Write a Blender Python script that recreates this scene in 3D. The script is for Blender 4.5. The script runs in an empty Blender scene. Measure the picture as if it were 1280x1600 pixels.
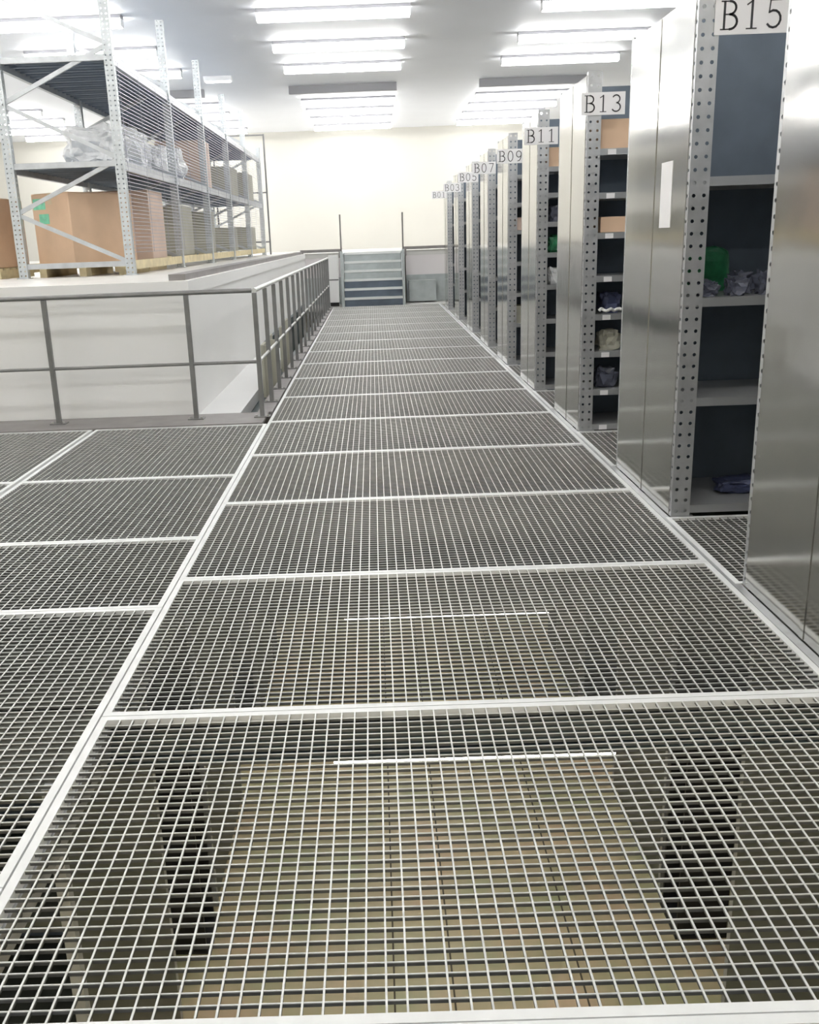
import bpy, bmesh, math, random
from mathutils import Vector, Matrix, noise
random.seed(7)
S = bpy.context.scene
C = S.collection
PI = math.pi

# ---------------------------------------------------------------- camera
FPX, YAW, PITCH, ROLL, CX, CY = 1448.218, -0.00856, 0.28181, -0.0372, 584.114, 792.416
cyw, syw, cp, sp = math.cos(YAW), math.sin(YAW), math.cos(PITCH), math.sin(PITCH)
fw = Vector((syw*cp, cyw*cp, -sp)); rt = Vector((cyw, -syw, 0)); up = rt.cross(fw)
r2 = math.cos(ROLL)*rt + math.sin(ROLL)*up
u2 = -math.sin(ROLL)*rt + math.cos(ROLL)*up
cam = bpy.data.cameras.new('camera'); camo = bpy.data.objects.new('camera', cam); C.objects.link(camo)
M = Matrix(((r2.x, u2.x, -fw.x, 0), (r2.y, u2.y, -fw.y, 0), (r2.z, u2.z, -fw.z, 1.5), (0, 0, 0, 1)))
camo.matrix_world = M
cam.sensor_fit = 'HORIZONTAL'; cam.sensor_width = 36; cam.lens = FPX/1280*36
cam.shift_x = (640-CX)/1280; cam.shift_y = (CY-800)/1280
cam.clip_start = 0.05; cam.clip_end = 200
S.camera = camo

# ---------------------------------------------------------------- world and exposure
w = bpy.data.worlds.new('world'); S.world = w; w.use_nodes = True
w.node_tree.nodes['Background'].inputs[0].default_value = (0.9, 0.95, 1, 1)
w.node_tree.nodes['Background'].inputs[1].default_value = 0.3
S.view_settings.view_transform = 'Standard'; S.view_settings.look = 'None'
S.view_settings.gamma = 1; S.view_settings.use_curve_mapping = False
S.view_settings.exposure = 0.5
TUBE = 15.0       # strength of the ceiling tubes
TUBE_LOW = 13.0    # strength of the tubes below the deck

# ---------------------------------------------------------------- materials
def mat(name, col, rough=.5, metal=0., var=0., vscale=6., bump=0., bscale=30., spec=.5, stretch=None, rvar=0.):
    m = bpy.data.materials.new(name); m.use_nodes = True
    nt = m.node_tree; b = nt.nodes['Principled BSDF']
    b.inputs['Base Color'].default_value = (*col, 1); b.inputs['Roughness'].default_value = rough
    b.inputs['Metallic'].default_value = metal; b.inputs['Specular IOR Level'].default_value = spec
    tc = nt.nodes.new('ShaderNodeTexCoord'); mp = nt.nodes.new('ShaderNodeMapping')
    nt.links.new(tc.outputs['Object'], mp.inputs[0])
    if stretch: mp.inputs['Scale'].default_value = stretch
    if var or rvar:
        n = nt.nodes.new('ShaderNodeTexNoise'); n.inputs['Scale'].default_value = vscale; n.inputs['Detail'].default_value = 5
        nt.links.new(mp.outputs[0], n.inputs['Vector'])
    if var:
        r = nt.nodes.new('ShaderNodeValToRGB')
        r.color_ramp.elements[0].position = .3; r.color_ramp.elements[1].position = .7
        r.color_ramp.elements[0].color = (*[c*(1-var) for c in col], 1)
        r.color_ramp.elements[1].color = (*[min(1, c*(1+var)) for c in col], 1)
        nt.links.new(n.outputs['Fac'], r.inputs[0]); nt.links.new(r.outputs[0], b.inputs['Base Color'])
    if rvar:
        mr = nt.nodes.new('ShaderNodeMapRange'); mr.inputs[3].default_value = rough-rvar; mr.inputs[4].default_value = rough+rvar
        nt.links.new(n.outputs['Fac'], mr.inputs[0]); nt.links.new(mr.outputs[0], b.inputs['Roughness'])
    if bump:
        n2 = nt.nodes.new('ShaderNodeTexNoise'); n2.inputs['Scale'].default_value = bscale; n2.inputs['Detail'].default_value = 3
        nt.links.new(mp.outputs[0], n2.inputs['Vector'])
        bp = nt.nodes.new('ShaderNodeBump'); bp.inputs['Strength'].default_value = bump; bp.inputs['Distance'].default_value = .02
        nt.links.new(n2.outputs['Fac'], bp.inputs['Height']); nt.links.new(bp.outputs[0], b.inputs['Normal'])
    return m
def emis(name, col, s):
    m = bpy.data.materials.new(name); m.use_nodes = True; nt = m.node_tree
    b = nt.nodes['Principled BSDF']; b.inputs['Base Color'].default_value = (.9, .9, .9, 1)
    b.inputs['Emission Color'].default_value = (*col, 1); b.inputs['Emission Strength'].default_value = s
    return m
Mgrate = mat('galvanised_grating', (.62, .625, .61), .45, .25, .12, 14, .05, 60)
Mband = mat('grating_banding', (.76, .77, .77), .5, .0, .05, 10)
Mbarshade = mat('shaded_bar_sides', (.11, .112, .108), .6, .2, .2, 14)  # bar sides coloured dark in place of the shade between the bars
Mwall = mat('cream_wall', (.62, .605, .555), .7, 0, .02, .6)
Mwhite = mat('white_painted_wall', (.86, .86, .85), .6, 0, .02, .5)
Mwhite2 = mat('pale_grey_floor_paint', (.70, .70, .70), .35, 0, .04, .8)
Mceil = mat('ceiling_panel', (.90, .92, .97), .55, 0, .02, .7)
Mplat = mat('platform_floor', (.66, .65, .62), .4, 0, .08, 1.2)
Mlow = mat('tan_lower_floor', (.58, .48, .28), .4, 0, .12, 2.2, .02, 8)
for _e, _c in ((0, (.42, .44, .24, 1)), (1, (.66, .49, .31, 1))):
    [n for n in Mlow.node_tree.nodes if n.type == 'VALTORGB'][0].color_ramp.elements[_e].color = _c
Mjoint = mat('dark_floor_joint', (.10, .08, .05), .8)
Msheet = mat('stainless_sheet', (.52, .515, .49), .13, 1., .05, 1.4, .12, 1.8, rvar=.04)
Mpost = mat('galvanised_upright', (.48, .49, .50), .42, .55, .12, 9, .04, 40)
Mshelf = mat('grey_shelf_steel', (.42, .43, .44), .4, .5, .06, 4)
Mdark = mat('dark_blue_back_sheet', (.13, .16, .20), .45, .4, .25, 2)
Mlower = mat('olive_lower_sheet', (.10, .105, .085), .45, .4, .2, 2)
Mrail = mat('grey_guardrail_steel', (.22, .22, .22), .42, .5, .1, 8)
Mkick = mat('brown_grey_channel', (.27, .255, .25), .5, .3, .1, 6)
Mbeam = mat('dark_green_beam_paint', (.05, .075, .085), .4, .3, .2, 3)
Mcol = mat('black_column_paint', (.012, .012, .012), .5)
Mrack = mat('zinc_rack_upright', (.52, .55, .57), .45, .45, .12, 9)
Mbrace = mat('zinc_brace', (.50, .52, .54), .45, .4, .1, 9)
Mdeck = mat('slate_shelf_deck', (.24, .29, .36), .4, 0, .25, 1.5, .05, 4)
Mwire = mat('violet_grey_wire', (.42, .42, .50), .45, .5)
Mcard = mat('cardboard', (.68, .48, .33), .8, 0, .07, 3, .03, 40)
Mcardp = mat('pinkish_cardboard', (.70, .55, .46), .8, 0, .07, 3)
Mcardg = mat('greyish_carton', (.42, .41, .34), .8, 0, .1, 3)
Mtape = mat('carton_tape', (.62, .50, .34), .3)
Mgreen = mat('green_label', (.22, .62, .42), .5, 0, .15, 20)
Mgreenp = mat('green_packet', (.03, .20, .09), .3, 0, .3, 18)
Mwood = mat('pallet_wood', (.62, .53, .33), .75, 0, .15, 6)
Msign = mat('white_sign_card', (.88, .87, .88), .5)
Mink = mat('black_print', (.05, .05, .055), .6)
Mhouse = mat('white_light_housing', (.85, .86, .88), .4)
Mhoused = mat('grey_light_reflector', (.35, .35, .37), .5)
Mtube = emis('lit_tube', (1, .99, .96), TUBE)
Mtubel = emis('lit_tube_lower_level', (1, .95, .82), TUBE_LOW)
Mbolt = mat('zinc_bolt', (.6, .6, .58), .35, .8)
Mstair = mat('stair_steel', (.46, .50, .50), .45, .3, .1, 5)
Mnose = mat('stair_nosing', (.78, .80, .79), .4, .3)
Mpink = mat('pinkish_white_panel', (.80, .76, .76), .6)
Mstuff1 = mat('dark_blue_parts', (.05, .06, .12), .4, .2, .3, 9)
Mcable = mat('white_cable', (.8, .8, .8), .4)
def plastic(name, col, alpha):
    m = mat(name, col, .12, 0, .1, 12, .6, 22)
    b = m.node_tree.nodes['Principled BSDF']; b.inputs['Alpha'].default_value = alpha
    return m
Mbag = plastic('clear_plastic_bag', (.13, .14, .19), .8)
Mwrap = plastic('stretch_wrap', (.88, .89, .90), .9)

# ---------------------------------------------------------------- mesh helpers
class MB:
    def __init__(s): s.v = []; s.f = []
    def box(s, x0, x1, y0, y1, z0, z1):
        n = len(s.v)
        s.v += [(x0,y0,z0),(x1,y0,z0),(x1,y1,z0),(x0,y1,z0),(x0,y0,z1),(x1,y0,z1),(x1,y1,z1),(x0,y1,z1)]
        s.f += [tuple(n+i for i in q) for q in ((0,3,2,1),(4,5,6,7),(0,1,5,4),(1,2,6,5),(2,3,7,6),(3,0,4,7))]
        return s
    def bladed(s, x0, x1, y0, y1, z0, zm, z1):         # flat bar with a seam line between top edge and web
        n = len(s.v)
        for z in (z0, zm, z1): s.v += [(x0,y0,z),(x1,y0,z),(x1,y1,z),(x0,y1,z)]
        s.f += [tuple(n+i for i in q) for q in ((0,3,2,1),(8,9,10,11),(0,1,5,4),(1,2,6,5),(2,3,7,6),(3,0,4,7),(4,5,9,8),(5,6,10,9),(6,7,11,10),(7,4,8,11))]
        return s
    def bar(s, a, b, wd, hd, upv=(0, 0, 1)):           # rectangular bar between two points
        a = Vector(a); b = Vector(b); d = (b-a).normalized(); u = Vector(upv)
        sd = d.cross(u)
        if sd.length < 1e-4: sd = d.cross(Vector((0, 1, 0)))
        sd.normalize(); u = sd.cross(d).normalized(); n = len(s.v)
        for p in (a, b):
            for i, j in ((-1,-1),(1,-1),(1,1),(-1,1)): s.v.append(tuple(p+sd*wd/2*i+u*hd/2*j))
        s.f += [tuple(n+i for i in q) for q in ((0,1,2,3),(7,6,5,4),(0,4,5,1),(1,5,6,2),(2,6,7,3),(3,7,4,0))]
        return s
    def tube(s, a, b, r, seg=10):
        a = Vector(a); b = Vector(b); d = (b-a).normalized()
        u = d.orthogonal().normalized(); v = d.cross(u); n = len(s.v)
        for p in (a, b):
            for i in range(seg):
                t = 2*PI*i/seg; s.v.append(tuple(p+u*math.cos(t)*r+v*math.sin(t)*r))
        for i in range(seg):
            j = (i+1) % seg; s.f.append((n+i, n+j, n+seg+j, n+seg+i))
        s.f.append(tuple(n+i for i in reversed(range(seg)))); s.f.append(tuple(n+seg+i for i in range(seg)))
        return s
    def poly(s, pts, t=None):                          # prism along vector t
        n = len(s.v); k = len(pts); t = Vector(t)
        s.v += [tuple(p) for p in pts]+[tuple(Vector(p)+t) for p in pts]
        s.f.append(tuple(n+i for i in reversed(range(k)))); s.f.append(tuple(n+k+i for i in range(k)))
        for i in range(k):
            j = (i+1) % k; s.f.append((n+i, n+j, n+k+j, n+k+i))
        return s
    def holes(s, o, du, nrm, width, cols, z0, z1, pitch, r, th=.003):
        """perforated strip standing on z: origin o, width direction du, thickness direction nrm"""
        o = Vector(o); du = Vector(du); nrm = Vector(nrm)*th; rows = int(round((z1-z0)/pitch)); pz = (z1-z0)/rows; cw = width/cols
        for c in range(cols):
            for k in range(rows):
                base = o+du*(cw*(c+.5)); zc = z0+pz*(k+.5); n = len(s.v)
                outer = [(cw/2,0),(cw/2,pz/2),(0,pz/2),(-cw/2,pz/2),(-cw/2,0),(-cw/2,-pz/2),(0,-pz/2),(cw/2,-pz/2)]
                inner = [(r*math.cos(PI/4*i), r*math.sin(PI/4*i)) for i in range(8)]
                for off in (Vector((0,0,0)), nrm):
                    for a, b in outer+inner:
                        p = base+du*a+off; s.v.append((p.x, p.y, zc+b))
                for i in range(8):
                    j = (i+1) % 8
                    s.f.append((n+i, n+j, n+8+j, n+8+i)); s.f.append((n+16+j, n+16+i, n+24+i, n+24+j))
                    s.f.append((n+8+i, n+8+j, n+24+j, n+24+i))
        return s
    def mesh2(s, name, top, side):                     # lit top edge and shaded sides, both put into the colour
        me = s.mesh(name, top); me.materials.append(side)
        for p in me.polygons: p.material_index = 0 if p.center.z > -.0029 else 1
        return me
    def mesh(s, name, m):
        me = bpy.data.meshes.new(name); me.from_pydata(s.v, [], s.f); me.materials.append(m); me.update()
        return me
    def build(s, name, m, parent=None, **kw):
        return link(name, s.mesh(name, m), parent, **kw)
def link(name, me, parent=None, loc=None, rotz=None, kind=None, label=None):
    o = bpy.data.objects.new(name, me); C.objects.link(o)
    if parent: o.parent = parent
    if loc: o.location = loc
    if rotz: o.rotation_euler.z = rotz
    if kind: o['kind'] = kind
    if label: o['label'] = label
    return o
def tag(o, label, cat, group=None):
    o['label'] = label; o['category'] = cat
    if group: o['group'] = group
    return o
def thing(name, label, cat, loc=(0, 0, 0), rotz=0, group=None):
    o = bpy.data.objects.new(name, None); C.objects.link(o); o.location = loc; o.rotation_euler.z = rotz
    o.empty_display_size = .1
    return tag(o, label, cat, group)
def copy_tree(o, parent=None):
    c = o.copy(); C.objects.link(c); c.parent = parent
    for ch in list(o.children): copy_tree(ch, c)
    return c
ORD = ['first','second','third','fourth','fifth','sixth','seventh','eighth','ninth','tenth','eleventh','twelfth','thirteenth','fourteenth','fifteenth','sixteenth','seventeenth','eighteenth','nineteenth','twentieth']
def bev(o, wd=.003, seg=2):
    m = o.modifiers.new('bevel', 'BEVEL'); m.width = wd; m.segments = seg; m.limit_method = 'ANGLE'; return o

# ---------------------------------------------------------------- setting
XL, XR, YN, YF, ZC, ZL = -12.5, 6.6, -6.0, 30.6, 4.75, -2.4
def struct(name, m, *boxes):
    b = MB()
    for q in boxes: b.box(*q)
    return b.build(name, m, kind='structure')
struct('ceiling', Mceil, (XL, XR, YN, YF, ZC, ZC+.2))
struct('wall_back', Mwall, (XL, XR, YF, YF+.2, ZL, ZC))
struct('wall_left', Mwall, (XL-.2, XL, YN, YF, ZL, ZC))
struct('wall_right', Mwall, (XR, XR+.2, YN, YF, ZL, ZC))
struct('wall_front', Mwall, (XL, XR, YN-.2, YN, ZL, ZC))
fl = struct('floor', Mlow, (XL, XR, YN, YF, ZL-.15, ZL))
for jx in (-.02, .30, 1.0):                             # saw cut joints of the lower floor
    MB().box(jx-.005, jx+.005, YN+.1, 22, ZL+.0005, ZL+.002).build('floor_joint', Mjoint, fl)
PX, PY, PZ = -1.65, 8.42, 1.2                           # raised platform
struct('floor_platform', Mplat, (XL, PX-.004, PY+.004, YF, PZ-.12, PZ), (PX-.004, XR, 23.35, YF, PZ-.12, PZ))
struct('wall_platform', Mwhite, (XL, PX, PY, PY+.12, ZL, PZ-.12), (PX-.12, PX, PY+.12, 23.5, ZL, PZ-.12))
struct('trim_1', Mwhite, (XL, PX+.01, PY-.01, PY+.004, PZ-.12, PZ+.001), (PX-.004, PX+.012, PY+.004, 23.35, PZ-.12, PZ+.001))
struct('floor_ledge', Mwhite2, (PX, -1.27, 8.42, 13.8, -.12, 0))
struct('trim_8', Mbeam, (PX, PX+.05, 13.81, 21.9, -1.2, .10))  # dark strip added over the white wall to make the open slot look shaded
struct('wall_stair', Mpink, (PX+.001, -.78, 23.36, 23.42, .62, PZ-.12), (.80, XR, 23.36, 23.42, .62, PZ-.12))
struct('wall_stair', Mstair, (PX+.001, -.78, 23.35, 23.43, -.1, .62), (.80, XR, 23.35, 23.43, -.1, .62))

# ---------------------------------------------------------------- ceiling tubes
def make_light():
    t = thing('ceiling_light', '', 'ceiling light')
    MB().box(-1.12, 1.12, -.09, .09, -.05, 0).build('housing', Mhoused, t)
    for x in (-1.12, 1.11): MB().box(x, x+.01, -.08, .08, -.16, -.052).build('end_cap', Mhouse, t)
    MB().poly([(-1.105, y, z) for y, z in ((-.03, -.051), (.03, -.051), (.085, -.095), (.085, -.13), (.045, -.165), (-.045, -.165), (-.085, -.13), (-.085, -.095))], (2.21, 0, 0)).build('diffuser', Mtube, t)
    return t
L0 = make_light(); first = True
cols = [(-.45, 'in the centre bank'), (3.7, 'in the right bank'), (-4.65, 'in the bank above the rack'), (-8.9, 'in the outer left bank')]
rowsY = [-3.5, -.5, 2.5, 5.5, 8.6, 10.7, 12.9, 14.95, 17.25, 19.35, 23.9, 25.6, 27.3, 29.1]
for cx, wh in cols:
    for i, y in enumerate(rowsY):
        o = L0 if first else copy_tree(L0); first = False
        o.location = (cx, y, ZC)
        k = len(rowsY)-1-i
        tag(o, f'ceiling tube light, {ORD[k]} from the far wall {wh}', 'ceiling light', 'ceiling tube lights')
# dark cross trunking of the ceiling between the two banks of lights
tk = 0
for cx in (-.45, 3.7, -4.65):
    tk += 1
    struct('trim_%d' % (tk+1), Mhoused, (cx-1.25, cx+1.1, 21.9, 22.0, ZC-.16, ZC))
sm = thing('ceiling_light', 'small lone light box on the ceiling above the far end of the rack', 'ceiling light', (-3.0, 20.4, ZC))
MB().box(-.28, .28, -.1, .1, -.09, 0).build('housing', Mhouse, sm)
MB().box(-.25, .25, -.07, .07, -.10, -.09).build('diffuser', Mtube, sm)

# ---------------------------------------------------------------- grating panels
PXC, PYC = .04333, .0349
BW = .026                                               # width of the banding strip
BD = .011                                               # depth of the bars
def frame_parts(root, wx, wy):
    MB().box(0, wx, 0, BW, -.03, .0015).build('end_band', Mband, root)
    MB().box(0, wx, wy-BW, wy, -.03, .0015).build('end_band', Mband, root)
    MB().box(0, BW, BW, wy-BW, -.03, .0015).build('side_band', Mband, root)
    MB().box(wx-BW, wx, BW, wy-BW, -.03, .0015).build('side_band', Mband, root)
meshcache = {}
def grid_positions(wx, wy):
    nx = int(round((wx-2*BW)/PXC)); ny = int(round((wy-2*BW)/PYC))
    xs = [BW+(wx-2*BW)*i/nx for i in range(1, nx)]; ys = [BW+(wy-2*BW)*i/ny for i in range(1, ny)]
    return xs, ys
def panel(x0, x1, y0, y1, label, single=False, z=0.0):
    wx, wy = x1-x0, y1-y0
    t = thing('grating_panel', label, 'floor grating', (x0, y0, z), 0, 'galvanised grating panels of the walkway')
    frame_parts(t, wx, wy)
    xs, ys = grid_positions(wx, wy)
    if single:
        k1 = ('l', round(wy, 3)); k2 = ('c', round(wx, 3))
        if k1 not in meshcache: meshcache[k1] = MB().bladed(-.0023, .0023, BW, wy-BW, -.008, -.002, .001).mesh2('long_bar', Mgrate, Mbarshade)
        if k2 not in meshcache: meshcache[k2] = MB().bladed(BW, wx-BW, -.0014, .0014, -BD, -.0028, 0).mesh2('cross_bar', Mgrate, Mbarshade)
        for x in xs: link('long_bar', meshcache[k1], t, (x, 0, 0))
        for y in ys: link('cross_bar', meshcache[k2], t, (0, y, 0))
    else:
        k = ('g', round(wx, 3), round(wy, 3))
        if k not in meshcache:
            b = MB()
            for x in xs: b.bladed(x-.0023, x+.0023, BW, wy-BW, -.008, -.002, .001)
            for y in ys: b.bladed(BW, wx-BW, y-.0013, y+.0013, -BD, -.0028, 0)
            meshcache[k] = b.mesh2('bar_grid', Mgrate, Mbarshade)
        link('bar_grid', meshcache[k], t, kind='stuff')
    return t
AX0, AX1 = -.957, 1.512
AY = [.186+1.2965*i for i in range(18)]
AY = [min(y, 21.975) for y in AY if y < 22.3]
for i in range(len(AY)-1):
    panel(AX0, AX1, AY[i]+.002, AY[i+1]-.002, f'wide grating panel of the main aisle, {ORD[i]} from the near end', single=(i in (1, 2, 3)))
LYs = [.1, 1.93, 3.735, 4.71, 6.08, 7.88]
names = ['behind the lower left corner', 'long one at the lower left edge', 'short one above the long one at left', 'third below the front guardrail', 'directly before the front guardrail']
for i in range(5):
    panel(-2.44, -.963, LYs[i]+.002, LYs[i+1]-.002, 'grating panel left of the main aisle, '+names[i], single=(i == 1))
for i, (a, b) in enumerate(((1.0, 3.5), (3.5, 6.08), (6.08, 7.88))):
    panel(-4.3, -2.47, a+.002, b-.002, 'grey green grating panel at the far left, ' + ['lower one nearest the camera', 'middle one', 'touching the front guardrail channel'][i])

# ---------------------------------------------------------------- steel under the deck
for i, y in enumerate(AY):
    b = MB(); b.box(-.95, 1.5, y-.03, y+.06, -.05, -.042).box(-.95, 1.5, y+.008, y+.016, -.16, -.05).box(-.95, 1.5, y-.03, y+.06, -.168, -.16)
    tag(b.build('support_beam', Mbeam), f'dark steel cross beam under the main aisle grating, {ORD[i]} from the near end', 'beam', 'cross beams under the aisle')
def side_beam(x, s, y0, y1, label):
    t = thing('support_channel', label, 'beam')
    b = MB(); b.box(x-.02, x+.02, y0, y1, -.040, -.033); b.build('flange', Mpost, t)
    n = int((y1-y0)/.1); w = MB(); w.box(x-.0015, x+.0015, y0, y1, -.15, -.04); w.build('web', Mpost, t)
    h = MB()
    for k in range(n):
        yy = y0+.05+k*.1
        h.poly([(x+s*.0016, yy+.014*math.cos(a*PI/3), -.095+.014*math.sin(a*PI/3)) for a in range(6)], (s*.004, 0, 0))
    h.build('bolt_row', Mcol, t, kind='stuff')
side_beam(-.945, 1, .2, 21.6, 'pale perforated steel channel under the left edge of the aisle')
side_beam(1.49, -1, .2, 21.6, 'pale perforated steel channel under the right edge of the aisle')
for i, y in enumerate(AY[:-1]):
    if i == 0: continue
    t = thing('tube_light', f'slim white tube light under the main aisle deck, {ORD[i-1]} from the near end', 'tube light', (.3, y+.145, -.265), 0, 'tube lights under the deck')
    MB().poly([(-.52, -.028, -.002), (-.52, -.018, 0), (-.52, .018, 0), (-.52, .028, -.002), (-.52, .022, .03), (-.52, -.022, .03)], (1.04, 0, 0)).build('housing', Mhouse, t)
    MB().tube((-.5, 0, -.015), (.5, 0, -.015), .012, 8).build('tube', Mtubel, t)
    MB().box(-.42, -.41, -.005, .005, .03, .105).box(.41, .42, -.005, .005, .03, .105).build('hanger', Mpost, t)

# ---------------------------------------------------------------- perforated uprights
def upright_mesh(h, sx=1, sy=1, wx=.10, wy=.045, z0=0., cols=2, pitch=.06, r=.0095, m=None):
    """L shaped: the wide flange faces -y at y=0, the narrow one faces -x at x=0"""
    b = MB()
    b.holes((0, 0, 0), (sx, 0, 0), (0, sy, 0), wx, cols, z0, h, pitch, r)
    b.holes((0, 0, 0), (0, sy, 0), (sx, 0, 0), wy, 1, z0, h, pitch, r)
    b.box(min(0, sx*wx), max(0, sx*wx), min(sy*.0035, sy*.012), max(sy*.0035, sy*.012), h, h+.002)
    return b.mesh('upright', m or Mpost)

# ---------------------------------------------------------------- lettering (strokes on a 1 x 1.5 grid)
def arc(cx, cy, rx, ry, a0, a1, n=10):
    return [(cx+rx*math.cos(math.radians(a0+(a1-a0)*i/n)), cy+ry*math.sin(math.radians(a0+(a1-a0)*i/n))) for i in range(n+1)]
G = {
 'B': [([(.2, 0), (.2, 1.5)], .13), ([(0, 0), (.55, 0)], .07), ([(0, 1.5), (.5, 1.5)], .07), ([(.2, .8), (.55, .8)], .07), (arc(.5, 1.15, .36, .35, 90, -90), .12), (arc(.53, .4, .42, .4, 90, -90), .13)],
 '1': [([(.5, 0), (.5, 1.5)], .13), ([(.2, 0), (.8, 0)], .07), ([(.5, 1.48), (.2, 1.28)], .08)],
 '0': [(arc(.5, .75, .38, .75, 0, 360, 20), .11)],
 '3': [(arc(.45, 1.13, .36, .36, 150, -80), .11), (arc(.45, .39, .42, .40, 85, -150), .12)],
 '5': [([(.22, 1.5), (.85, 1.5)], .11), ([(.24, 1.5), (.18, .8)], .07), (arc(.45, .47, .42, .46, 125, -145), .12)],
 '7': [([(.1, 1.47), (.9, 1.47)], .12), ([(.9, 1.47), (.38, 0)], .11)],
 '9': [(arc(.48, 1.02, .38, .45, 0, 360, 18), .11), ([(.86, 1.0), (.8, .5), (.6, .12), (.3, .02)], .11)],
}
def letters(word, height, parent, loc, th=.0015):
    s = height/1.5; x = 0; tot = len(word)*1.32-.3
    for ch in word:
        b = MB()
        for pts, wd in G[ch]:
            for (ax, az), (bx, bz) in zip(pts, pts[1:]):
                d = Vector((bx-ax, bz-az)); d.normalize(); e = d*wd*.25
                b.bar(((ax-.5)*s-e.x*s, 0, (az-.75-e.y)*s), ((bx-.5)*s+e.x*s, 0, (bz-.75+e.y)*s), th, wd*s, upv=(d.y, 0, -d.x))
        link('letter', b.mesh('letter', Mink), parent, (loc[0]+(x+.5-tot/2)*s, loc[1], loc[2]))
        x += 1.32

# ---------------------------------------------------------------- shelving rows (upper level)
RX = 1.56; RL = 3.2; TOP = 2.57
U_front = upright_mesh(TOP, 1, 1); U_back = upright_mesh(TOP, 1, -1)
U_fr2 = upright_mesh(TOP, -1, 1); U_bk2 = upright_mesh(TOP, -1, -1)
rows = [  # name, front y, depth, shelf heights, sign dx, sign z
 ('B17', 2.62, 1.16, (.05, .61, 1.12, 1.70), None, 0),
 ('B15', 4.79, 1.17, (.03, .61, 1.12, 1.70), .075, 2.44),
 ('B13', 7.10, 1.02, (.02, .29, .58, .86, 1.14, 1.45, 1.73, 2.03), -.045, 2.36),
 ('B11', 9.12, .95, (.02, .34, .66, .98, 1.28, 1.56, 1.82, 2.05), -.13, 2.35),
 ('B09', 11.05, .95, (.02, .45, .80, 1.15, 1.5, 1.8, 2.1), -.135, 2.33),
 ('B07', 12.95, .95, (.02, .5, .9, 1.3, 1.7, 2.1), -.21, 2.34),
 ('B05', 15.0, .95, (.02, .5, .9, 1.3, 1.7, 2.1), -.215, 2.35),
 ('B03', 17.4, .95, (.02, .5, .9, 1.3, 1.7, 2.1), -.26, 2.32),
 ('B01', 19.9, .95, (.02, .5, .9, 1.3, 1.7, 2.1), -.32, 2.31),
]
tagshelf = {'B13'}
for ri, (nm, y0, dp, zs, sdx, sz) in enumerate(rows):
    lab = (f'open steel shelving row with the {nm} sign, shiny end sheets facing the aisle' if sdx is not None
           else 'nearest steel shelving row cut by the right edge, tall shiny end sheet')
    t = thing('shelving_unit', lab, 'shelving', (RX, y0, 0), 0, 'shelving rows along the right of the aisle')
    bdep = dp/2
    link('upright', U_front, t, (0, 0, .002)); link('upright', U_back, t, (0, dp, .002))
    link('upright', U_fr2, t, (RL, 0, .002)); link('upright', U_bk2, t, (RL, dp, .002))
    link('upright', U_front, t, (RL/2, 0, .002))
    MB().box(-.003, -.0005, .036, dp-.036, .004, TOP-.02).build('end_sheet', Msheet, t)
    MB().box(-.0062, -.0031, bdep-.016, bdep+.016, .004, TOP-.02).build('joint_strip', Msheet, t)
    MB().box(.012, RL-.012, bdep-.008, bdep+.008, .03, TOP-.03).build('back_sheet', Mdark, t)
    for k, z in enumerate(zs):
        for a, b in ((.006, bdep-.016), (bdep+.016, dp-.006)):
            s = MB(); s.box(.012, RL-.012, a+.002, b-.002, z+.028, z+.032); s.box(.012, RL-.012, a, a+.003, z-.012, z+.032); s.box(.012, RL-.012, b-.003, b, z-.012, z+.032)
            s.build('shelf', Mshelf, t)
    # small shelf tickets
    if nm in ('B13',):
        for z in zs: MB().box(.155, .215, .0, .0035, z-.010, z+.026).build('ticket', Msign, t, label='small white shelf ticket')
    MB().box(.01, .12, .004, .10, 0, .004).build('foot_plate', Mpost, t); MB().box(.01, .12, dp-.10, dp-.004, 0, .004).build('foot_plate', Mpost, t)
    if sdx is not None:
        sw, sh = (.345, .165) if nm == 'B15' else (.31, .15)
        sg = MB().box(0, sw, -.006, -.002, -sh/2, sh/2).build('sign', Msign, t, loc=(sdx, 0, sz), label=f'white sign card printed {nm}')
        letters(nm, sh*.72, sg, (sw/2, -.0068, 0))
# paper strip on the end sheet of the B15 row
tag(MB().box(RX-.0055, RX-.0035, 5.05, 5.24, 1.50, 1.83).build('paper_strip', Msign), 'blank white paper strip stuck on the end sheet of the B15 row', 'paper label')

# gratings of the side aisles, right of the main aisle
for i in range(len(rows)-1):
    a = rows[i][1]+rows[i][2]; b = rows[i+1][1]
    panel(1.53, 1.53+1.55, a+.003, b-.006, f'small side aisle grating between the {rows[i][0]} and {rows[i+1][0]} rows', single=(i == 0))
    panel(3.085, 4.75, a+.003, b-.006, f'inner side aisle grating between the {rows[i][0]} and {rows[i+1][0]} rows')
struct('trim_9', Mpost, (1.517, 1.553, .2, 21.97, -.03, -.001))
struct('floor_edge', Mbeam, (4.8, XR, YN, 22, -.15, -.05))

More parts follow.
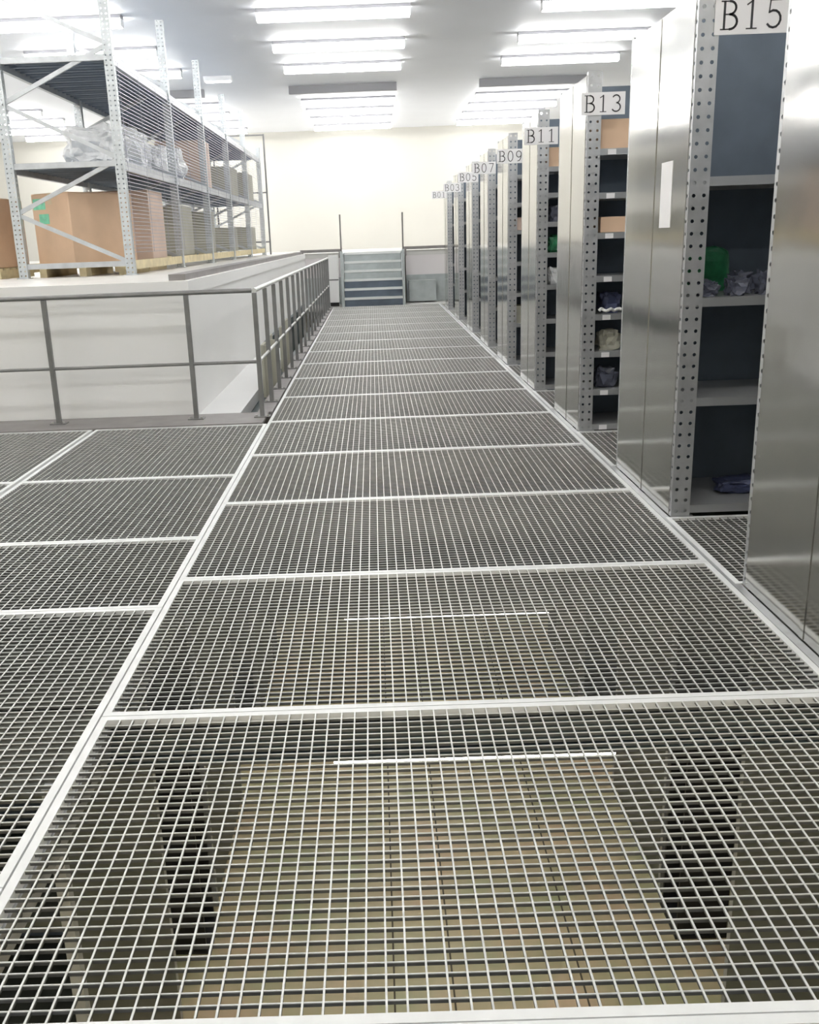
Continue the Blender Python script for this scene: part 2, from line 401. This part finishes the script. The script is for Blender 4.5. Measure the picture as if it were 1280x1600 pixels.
# ---------------------------------------------------------------- lower level shelving and columns
def lower_unit(x0, x1, y0, dp, side, label):
    t = thing('lower_shelving_unit', label, 'shelving', (x0 if side > 0 else x1, y0, ZL), 0, 'shelving rows of the lower level')
    L = (x1-x0)*side; H = -ZL-.19
    mn, mx = min(0, L), max(0, L)
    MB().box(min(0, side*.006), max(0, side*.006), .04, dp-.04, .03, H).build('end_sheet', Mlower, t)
    MB().box(mn+.01, mx-.01, dp/2-.006, dp/2+.006, .03, H).build('back_sheet', Mdark, t)
    for yy in (0, dp-.04):
        for xx in (0, L-side*.04): MB().box(min(xx, xx+side*.04), max(xx, xx+side*.04), yy, yy+.04, 0, H+.02).build('upright', Mpost, t)
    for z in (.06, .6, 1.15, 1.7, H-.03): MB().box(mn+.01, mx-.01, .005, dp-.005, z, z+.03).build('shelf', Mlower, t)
for i, r in enumerate(rows[:6]):
    lower_unit(1.62, 4.6, r[1], r[2], 1, f'dim lower level shelving below the {r[0]} row, seen through the grating')
    lower_unit(-4.2, -1.09, r[1], r[2], -1, f'dim lower level shelving at the left side, level with the {r[0]} row')
for i, y in enumerate((4.42, 8.3, 12.2)):
    for sx, x in (('left', -1.37), ('right', 1.60)):
        if sx == 'right' and i: x = 1.62
        y_ = {0: 4.40, 1: 8.28, 2: 12.1}[i]
        t = thing('deck_column', f'black steel column on the {sx} of the lower aisle, {ORD[i]} from the near end', 'column', (x, y_, ZL), 0, 'columns carrying the deck')
        c = MB(); c.box(0, .28, 0, .02, .02, 2.2).box(0, .28, .26, .28, .02, 2.2).box(.13, .15, .02, .26, .02, 2.2); c.build('shaft', Mcol, t)
        MB().box(-.01, .29, -.01, .29, 0, .02).build('base_plate', Mcol, t)

# ---------------------------------------------------------------- guardrails
def rail_post(parent, x, y, ztop, foot=.012):
    b = MB(); b.box(x-.019, x+.019, y-.019, y+.019, foot+.008, ztop-.02); b.build('post', Mrail, parent)
    p = MB().box(x-.07, x+.07, y-.05, y+.05, foot, foot+.008).build('foot_plate', Mrail, parent)
    for dx in (-.05, .05): MB().tube((x+dx, y-.03, foot+.008), (x+dx, y-.03, foot+.024), .012, 6).build('bolt', Mbolt, p)
FY = 8.17
t = thing('guardrail', 'grey steel guardrail across the left, before the white platform wall', 'guardrail', (0, 0, 0))
MB().tube((-4.4, FY, 1.11), (-1.052, FY, 1.11), .020, 10).build('top_rail', Mrail, t)
MB().tube((-4.4, FY, .50), (-1.052, FY, .50), .014, 10).build('mid_rail', Mrail, t)
for x in (-4.08, -2.85, -1.62): rail_post(t, x, FY, 1.11)
ch = MB(); ch.box(-4.5, -1.0, 7.885, 8.4, -.008, .012).box(-4.5, -1.0, 7.885, 7.893, -.12, -.008)
tag(ch.build('channel_beam', Mkick), 'brown grey steel channel carrying the front guardrail', 'beam')
t = thing('guardrail', 'long grey steel guardrail running along the left of the main aisle', 'guardrail', (0, 0, 0))
GX = -1.03
MB().tube((GX, FY, 1.11), (GX, 21.75, 1.11), .020, 10).build('top_rail', Mgrate, t)
MB().tube((GX, FY, .50), (GX, 21.75, .50), .014, 10).build('mid_rail', Mgrate, t)
for k in range(18): rail_post(t, GX, FY+.8*k, 1.11)
MB().box(GX-.075, GX+.06, 8.402, 21.8, -.10, .012).build('side_channel', Mkick, t)
# boards leaning in the slot between ledge and guardrail
for k, y in enumerate((9.9, 10.5, 11.9, 12.6)):
    b = MB(); b.box(-1.22, -1.19, y, y+.35, -.1, .46+.03*(k % 2)); b.box(-1.19, -1.13, y+.02, y+.06, -.1, .45)
    tag(b.build('steel_board', Mcardg), f'upright beige board behind the long guardrail, {ORD[k]} from the near end', 'board', 'boards behind the long guardrail')
MB_s = MB().box(-1.27, -1.13, 8.42, 21.9, -.16, -.13)
tag(MB_s.build('cable_tray', Mbeam), 'dark tray in the slot between white ledge and long guardrail', 'tray')

# ---------------------------------------------------------------- stairs at the far end
t = thing('step_stairs', 'grey steel stairs with two tall hand posts at the far end of the aisle', 'stairs', (0, 22.0, 0))
n = 6
for k in range(n):
    z = .2*(k+1)-.004; y = .05+.215*k
    s = MB().box(-.69, .68, y, y+.235, z-.02, z).build('tread', Mstair, t)
    MB().box(-.69, .68, y-.012, y, z-.05, z+.001).build('nosing', Mnose, s)
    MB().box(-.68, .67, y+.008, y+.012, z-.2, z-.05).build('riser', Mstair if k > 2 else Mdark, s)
for x in (-.715, .70):
    MB().poly([(x-.02, 0, .002), (x-.02, .12, .002), (x-.02, 1.34, 1.1), (x-.02, 1.34, 1.2), (x-.02, 1.2, 1.2), (x-.02, 0, .16)], (.04, 0, 0)).build('stringer', Mstair, t)
    MB().box(x-.03, x+.03, -.04, .01, .002, 1.25).build('newel_post', Mstair, t)
    MB().tube((x, -.015, 1.25), (x, -.015, 2.05), .018, 8).build('hand_post', Mkick, t)
    MB().bar((x, .0, 1.18), (x, 1.3, 1.18+.0), .03, .03).build('side_rail', Mstair, t)
t = thing('platform_edge_rail', 'low pinkish grey rail along the platform edge at the far end', 'rail')
MB().box(-1.75, -.76, 23.28, 23.345, 1.22, 1.29).build('rail', Mkick, t); MB().box(.75, 1.9, 23.28, 23.345, 1.22, 1.29).build('rail', Mkick, t)
for x in (-1.7, -.8, .8, 1.85): MB().box(x-.02, x+.02, 23.29, 23.335, 1.085, 1.22).build('bracket', Mkick, t)
t = thing('cabinet', 'narrow white cabinet left of the far stairs', 'cabinet', (-.92, 22.1, 0))
bev(MB().box(-.11, .11, 0, .3, .1, 1.16).build('body', Mwhite, t), .006)
MB().box(-.11, .11, -.008, -.001, .60, .63).build('dividing_strip', Mrail, t)
MB().box(-.10, .10, .02, .28, .01, .1).build('plinth', Mcol, t)
tag(MB().box(.85, 1.5, 22.9, 23.3, .012, .5).build('grey_chest', Mstair), 'low grey steel chest on the floor right of the far stairs', 'chest')
struct('floor_stair', Mplat, (-1.65, 4.8, 22.2, 23.36, -.1, -.02))

# ---------------------------------------------------------------- tall rack on the platform
KX0, KX1 = -4.02, -2.70
FR = [10.85, 13.7, 16.3, 18.9, 21.6, 24.4]
RH = [4.35, 4.40, 4.35, 4.2, 4.25, 3.75]
def rackpost(h, side):
    b = MB()
    b.holes((0, 0, 0), (side, 0, 0), (0, 1, 0), .10, 2, 0, h, .05, .009)
    b.holes((0, 0, 0), (0, 1, 0), (side, 0, 0), .08, 1, 0, h, .05, .009)
    b.holes((side*.10, 0, 0), (0, 1, 0), (-side, 0, 0), .08, 1, 0, h, .05, .009)
    return b.mesh('upright', Mrack)
pm = {}
def rack(x0, x1, frames, heights, levels, label, mesh_side=True):
    t = thing('pallet_rack', label, 'rack', (0, 0, PZ))
    for fi, (y, h) in enumerate(zip(frames, heights)):
        h -= PZ
        for side, x in ((-1, x1), (1, x0)):
            if (h, side) not in pm: pm[(h, side)] = rackpost(h, side)
            u = link('upright', pm[(h, side)], t, (x, y, .008))
            MB().box(-.02 if side > 0 else -.12, .12 if side > 0 else .02, -.02, .10, -.008, 0).build('foot_plate', Mrack, u)
        zt = [.14, .70, 1.25, 1.84, 2.40, 2.95]
        seq = [(x1-.05, .14), (x0+.05, .70), (x1-.05, 1.25), (x0+.05, 1.84), (x1-.05, 2.40), (x0+.05, 2.95)]
        for (xa, za), (xb, zb) in zip(seq, seq[1:]):
            if max(za, zb) < h: MB().bar((xa, y+.045, za), (xb, y+.045, zb), .028, .045, (0, 0, 1)).build('brace', Mbrace, t)
    for z in levels:
        for x in (x0+.02, x1-.07):
            for ya, yb in zip(frames, frames[1:]):
                MB().box(x, x+.05, ya+.085, yb-.005, z-.10, z).build('beam', Mbrace if z > .3 else Mwood, t)
        MB().box(x0+.10, x1-.10, frames[0]+.02, frames[0]+.06, z-.06, z).build('cross_tie', Mbrace, t)
    for z in levels[1:]:
        y = frames[0]+.07
        wd = .33
        me = MB()
        me.box(.0, x1-x0-.04, 0, wd-.012, -.004, .0)
        for rr in (.0, .155, wd-.02): me.box(.0, x1-x0-.04, rr, rr+.012, -.05, -.004)
        mm = me.mesh('deck_plank', Mdeck)
        while y+wd < frames[-1]:
            link('deck_plank', mm, t, (x0+.02, y, z+.006)); y += wd
    if mesh_side:
        for bi, (ya, yb) in enumerate(zip(frames, frames[1:])):
            b = MB(); z = .25
            while z < levels[-1]-.06:
                b.box(x1+.010, x1+.015, ya+.04, yb+.04, z-.003, z+.003); z += .042
            yy = ya+.1
            while yy < yb: b.box(x1+.015, x1+.019, yy-.002, yy+.002, .25, levels[-1]-.08); yy += .9
            b.build('wire_screen', Mwire, t, kind='stuff')
    return t
R1 = rack(KX0, KX1, FR, RH, (.16, 1.23, 2.30), 'tall zinc rack with slate decks on the platform behind the guardrail')
rack(-8.6, -7.3, [12.5, 15.2, 17.9], [3.3, 3.3, 3.3], (.16, 1.23), 'darker rack at the far left behind the tall zinc rack', False)
# end guard net
t = thing('end_guard_frame', 'thin dark guard frame closing the far end of the tall rack', 'guard frame', (0, 0, PZ))
for x in (-3.9, -2.62): MB().box(x-.02, x+.02, 24.75, 24.79, 0.002, 2.9).build('post', Mrail, t)
for z in (.3, 1.5, 2.86): MB().box(-3.88, -2.64, 24.755, 24.785, z, z+.035).build('rail', Mrail, t)
# kerb on the platform edge
kb = MB().box(-1.85, -1.70, 8.62, 23.2, PZ, PZ+.055)
tag(kb.build('kerb_strip', Mkick), 'low brown grey kerb along the platform edge beside the rack', 'kerb')

# ---------------------------------------------------------------- cartons on the rack
def carton(x, y, z, sx, sy, sz, rot, m, label, tape=True):
    t = thing('carton', label, 'box', (x, y, z), rot)
    bev(MB().box(-sx/2, sx/2, -sy/2, sy/2, 0, sz).build('body', m, t), .008)
    for s in (-1, 1):
        MB().box(-sx/2+.004, sx/2-.004, min(s*.004, s*(sy/2-.004)), max(s*.004, s*(sy/2-.004)), sz, sz+.004).build('flap', m, t)
    if tape:
        MB().box(-sx/2-.001, sx/2+.001, -.03, .03, sz+.0042, sz+.0055).box(-sx/2-.002, -sx/2-.0005, -.03, .03, sz-.12, sz+.005).build('tape', Mtape, t)
    return t
def pallet(x, y, z, sx, sy, label):
    t = thing('pallet', label, 'pallet', (x, y, z))
    n = 6
    for k in range(n):
        yy = -sy/2+k*(sy-.09)/(n-1); MB().box(-sx/2, sx/2, yy, yy+.09, .10, .12).build('board', Mwood, t)
    for xx in (-sx/2, -.04, sx/2-.08): MB().box(xx, xx+.08, -sy/2, sy/2, .02, .10).build('runner', Mwood, t)
    for xx in (-sx/2, -.04, sx/2-.08): MB().box(xx, xx+.08, -sy/2, sy/2, 0, .019).build('skid', Mwood, t)
# bottom level : pallets stand on the platform, cartons on them
pallet(-3.36, 11.65, PZ+.0, 1.0, 1.15, 'pale wooden pallet under the big carton with a green label')
b1 = carton(-3.41, 11.56, PZ+.125, 1.0, .6, .80, math.radians(60), Mcard, 'big brown carton with a green label in the nearest rack bay')
MB().box(-.5015, -.5005, .08, .28, .63, .75).build('green_label', Mgreen, b1, label='mint green label')
MB().box(-.5015, -.5005, .04, .20, .47, .58).build('green_label', Mgreen, b1, label='mint green label')
pallet(-4.78, 11.6, PZ, .95, 1.1, 'wooden pallet left of the rack, cut by the left edge')
carton(-4.78, 11.6, PZ+.125, .9, 1.0, .78, 0, Mcard, 'orange brown carton left of the rack upright, cut by the left edge')
pallet(-3.33, 13.0, PZ, .85, 1.0, 'wooden pallet under the pinkish carton behind the screen')
carton(-3.28, 13.02, PZ+.125, .82, .85, .88, 0, Mcardp, 'pinkish carton behind the wire screen, second in the bottom level')
carton(-3.25, 15.0, PZ+.16, .8, .9, .72, 0, Mcardg, 'olive grey carton in the second rack bay, bottom level')
carton(-3.25, 17.4, PZ+.16, .8, .9, .70, .1, Mcardg, 'grey carton in the third rack bay, bottom level')
carton(-3.25, 20.0, PZ+.16, .8, 1.0, .45, 0, Mcardg, 'low grey carton in the fourth rack bay, bottom level')
carton(-3.25, 22.9, PZ+.16, .85, 1.2, .5, 0, Mcardg, 'low olive carton in the farthest rack bay, bottom level')
carton(-3.2, 17.0, PZ+1.24, .8, .7, .75, 0, Mcardp, 'tall pinkish carton on the middle rack level')
carton(-3.2, 20.2, PZ+1.24, .8, 1.1, .55, 0, Mcardg, 'grey green carton on the middle rack level, fourth bay')
carton(-3.2, 22.8, PZ+1.24, .8, 1.2, .6, 0, Mcardg, 'grey green carton on the middle rack level, farthest bay')
def lump(name, loc, sx, sy, sz, m, label, cat, seed=0, sub=4, amp=.3, group=None, sharp=2.2):
    bm = bmesh.new(); bmesh.ops.create_icosphere(bm, subdivisions=sub, radius=1)
    for v in bm.verts:
        p = v.co.copy(); d = 1+amp*noise.noise(p*sharp+Vector((seed*7.1, 3, 1)))+amp*.5*noise.noise(p*sharp*2.7+Vector((seed, 5, 9)))
        q = Vector((math.copysign(abs(p.x)**.6, p.x), math.copysign(abs(p.y)**.6, p.y), math.copysign(abs(p.z)**.7, p.z)))*d
        v.co = Vector((q.x*sx*.8, q.y*sy*.8, max(-sz*.5, q.z*sz*.6)))
    zmin = min(v.co.z for v in bm.verts)
    for v in bm.verts: v.co.z -= zmin
    me = bpy.data.meshes.new(name); bm.to_mesh(me); bm.free(); me.materials.append(m)
    o = link(name, me, None, loc); return tag(o, label, cat, group)
for k, (y, sx, sy, sz) in enumerate(((12.0, .45, .42, .42), (13.15, .45, .36, .5), (14.45, .45, .5, .42), (15.6, .45, .4, .5))):
    lump('wrapped_bundle', (-3.3, y, PZ+1.242), sx, sy, sz, Mwrap, f'white plastic wrapped bundle on the middle rack level, {ORD[k]} from the near end', 'bundle', k+1, group='wrapped bundles on the rack')

# ---------------------------------------------------------------- goods on the shelving rows
def shelf_z(nm, k):
    for r in rows:
        if r[0] == nm: return r[3][k]+.0325
for k, (x, y, s) in enumerate(((1.72, 4.92, .065), (1.87, 4.90, .07), (2.03, 4.92, .068), (1.75, 5.09, .07), (1.96, 5.09, .075), (2.21, 4.93, .075), (2.19, 5.12, .07))):
    lump('parts_bag', (x, y, shelf_z('B15', 2)), s, s, s*(1.0+.3*(k % 3)), Mbag, ['clear plastic bag of parts at the left front of the B15 shelf','clear plastic bag in the middle front of the B15 shelf','clear plastic bag at the right front of the B15 shelf','clear bag behind the left front bag of the B15 shelf','clear bag behind the right front bag of the B15 shelf','clear bag at the far right front of the B15 shelf','clear bag behind the far right bag of the B15 shelf'][k], 'bag', k+1, 3, .55, 'bags on the B15 shelf', 3)
for k, (x, y, s) in enumerate(((1.80, 5.02, .045), (1.93, 5.06, .05), (2.08, 5.10, .05))):
    pass
g = lump('green_packet', (1.85, 5.29, shelf_z('B15', 2)+.0), .15, .05, .22, Mgreenp, 'dark green packet standing among the bags of the B15 row', 'packet', 4, 3, .12)
lump('crumpled_sheet', (2.0, 5.05, shelf_z('B15', 0)), .14, .10, .07, Mstuff1, 'dark crumpled wrap on the bottom shelf of the B15 row', 'wrap', 9, 3, .4)
def small_box(nm, k, x, y, sx, sy, sz, m, label):
    y0 = [r[1] for r in rows if r[0] == nm][0]
    t = thing('small_carton', label, 'box', (x, y0+y, shelf_z(nm, k)))
    bev(MB().box(-sx/2, sx/2, -sy/2, sy/2, 0, sz).build('body', m, t), .003)
    MB().box(-sx/2, sx/2, -.02, .02, sz, sz+.0015).build('tape', Mtape, t)
small_box('B13', 7, 1.78, .2, .24, .3, .20, Mcard, 'brown carton on the top shelf of the B13 row')
small_box('B13', 5, 1.79, .2, .20, .3, .11, Mcard, 'flat orange brown carton on an upper shelf of the B13 row')
small_box('B11', 7, 1.76, .2, .22, .3, .17, Mcard, 'brown carton on the top shelf of the B11 row')
small_box('B09', 4, 1.75, .2, .2, .3, .14, Mcardp, 'pale carton on an upper shelf of the B09 row')
small_box('B09', 1, 1.75, .2, .2, .3, .2, Mcardg, 'grey carton on a low shelf of the B09 row')
for k, (nm, s, x, m, lb, cat) in enumerate((
    ('B13', 3, 1.80, Mstuff1, 'dark blue bundle on a middle shelf of the B13 row', 'bundle'),
    ('B13', 2, 1.80, Mcardg, 'olive bag on a lower shelf of the B13 row', 'bag'),
    ('B13', 1, 1.78, Mbag, 'clear bag of parts on a low shelf of the B13 row', 'bag'),
    ('B11', 5, 1.76, Mbag, 'clear bag on an upper shelf of the B11 row', 'bag'),
    ('B11', 4, 1.76, Mgreenp, 'green bag on a middle shelf of the B11 row', 'bag'),
    ('B11', 3, 1.77, Mwrap, 'white bag on a middle shelf of the B11 row', 'bag'))):
    y0 = [r[1] for r in rows if r[0] == nm][0]
    lump('goods_bag', (x, y0+.16, shelf_z(nm, s)), .10, .12, .14, m, lb, cat, k+20, 3, .4)
cu = MB(); pts = [(1.68+.16*i/12, 7.10-.045+.02*math.sin(i*.9), shelf_z('B13', 3)+.035+.008*math.sin(i*1.3)) for i in range(13)]
for a, b in zip(pts, pts[1:]): cu.tube(a, b, .011, 8)
tag(cu.build('white_cable', Mcable), 'white cable end sticking out of a middle shelf of the B13 row', 'cable')
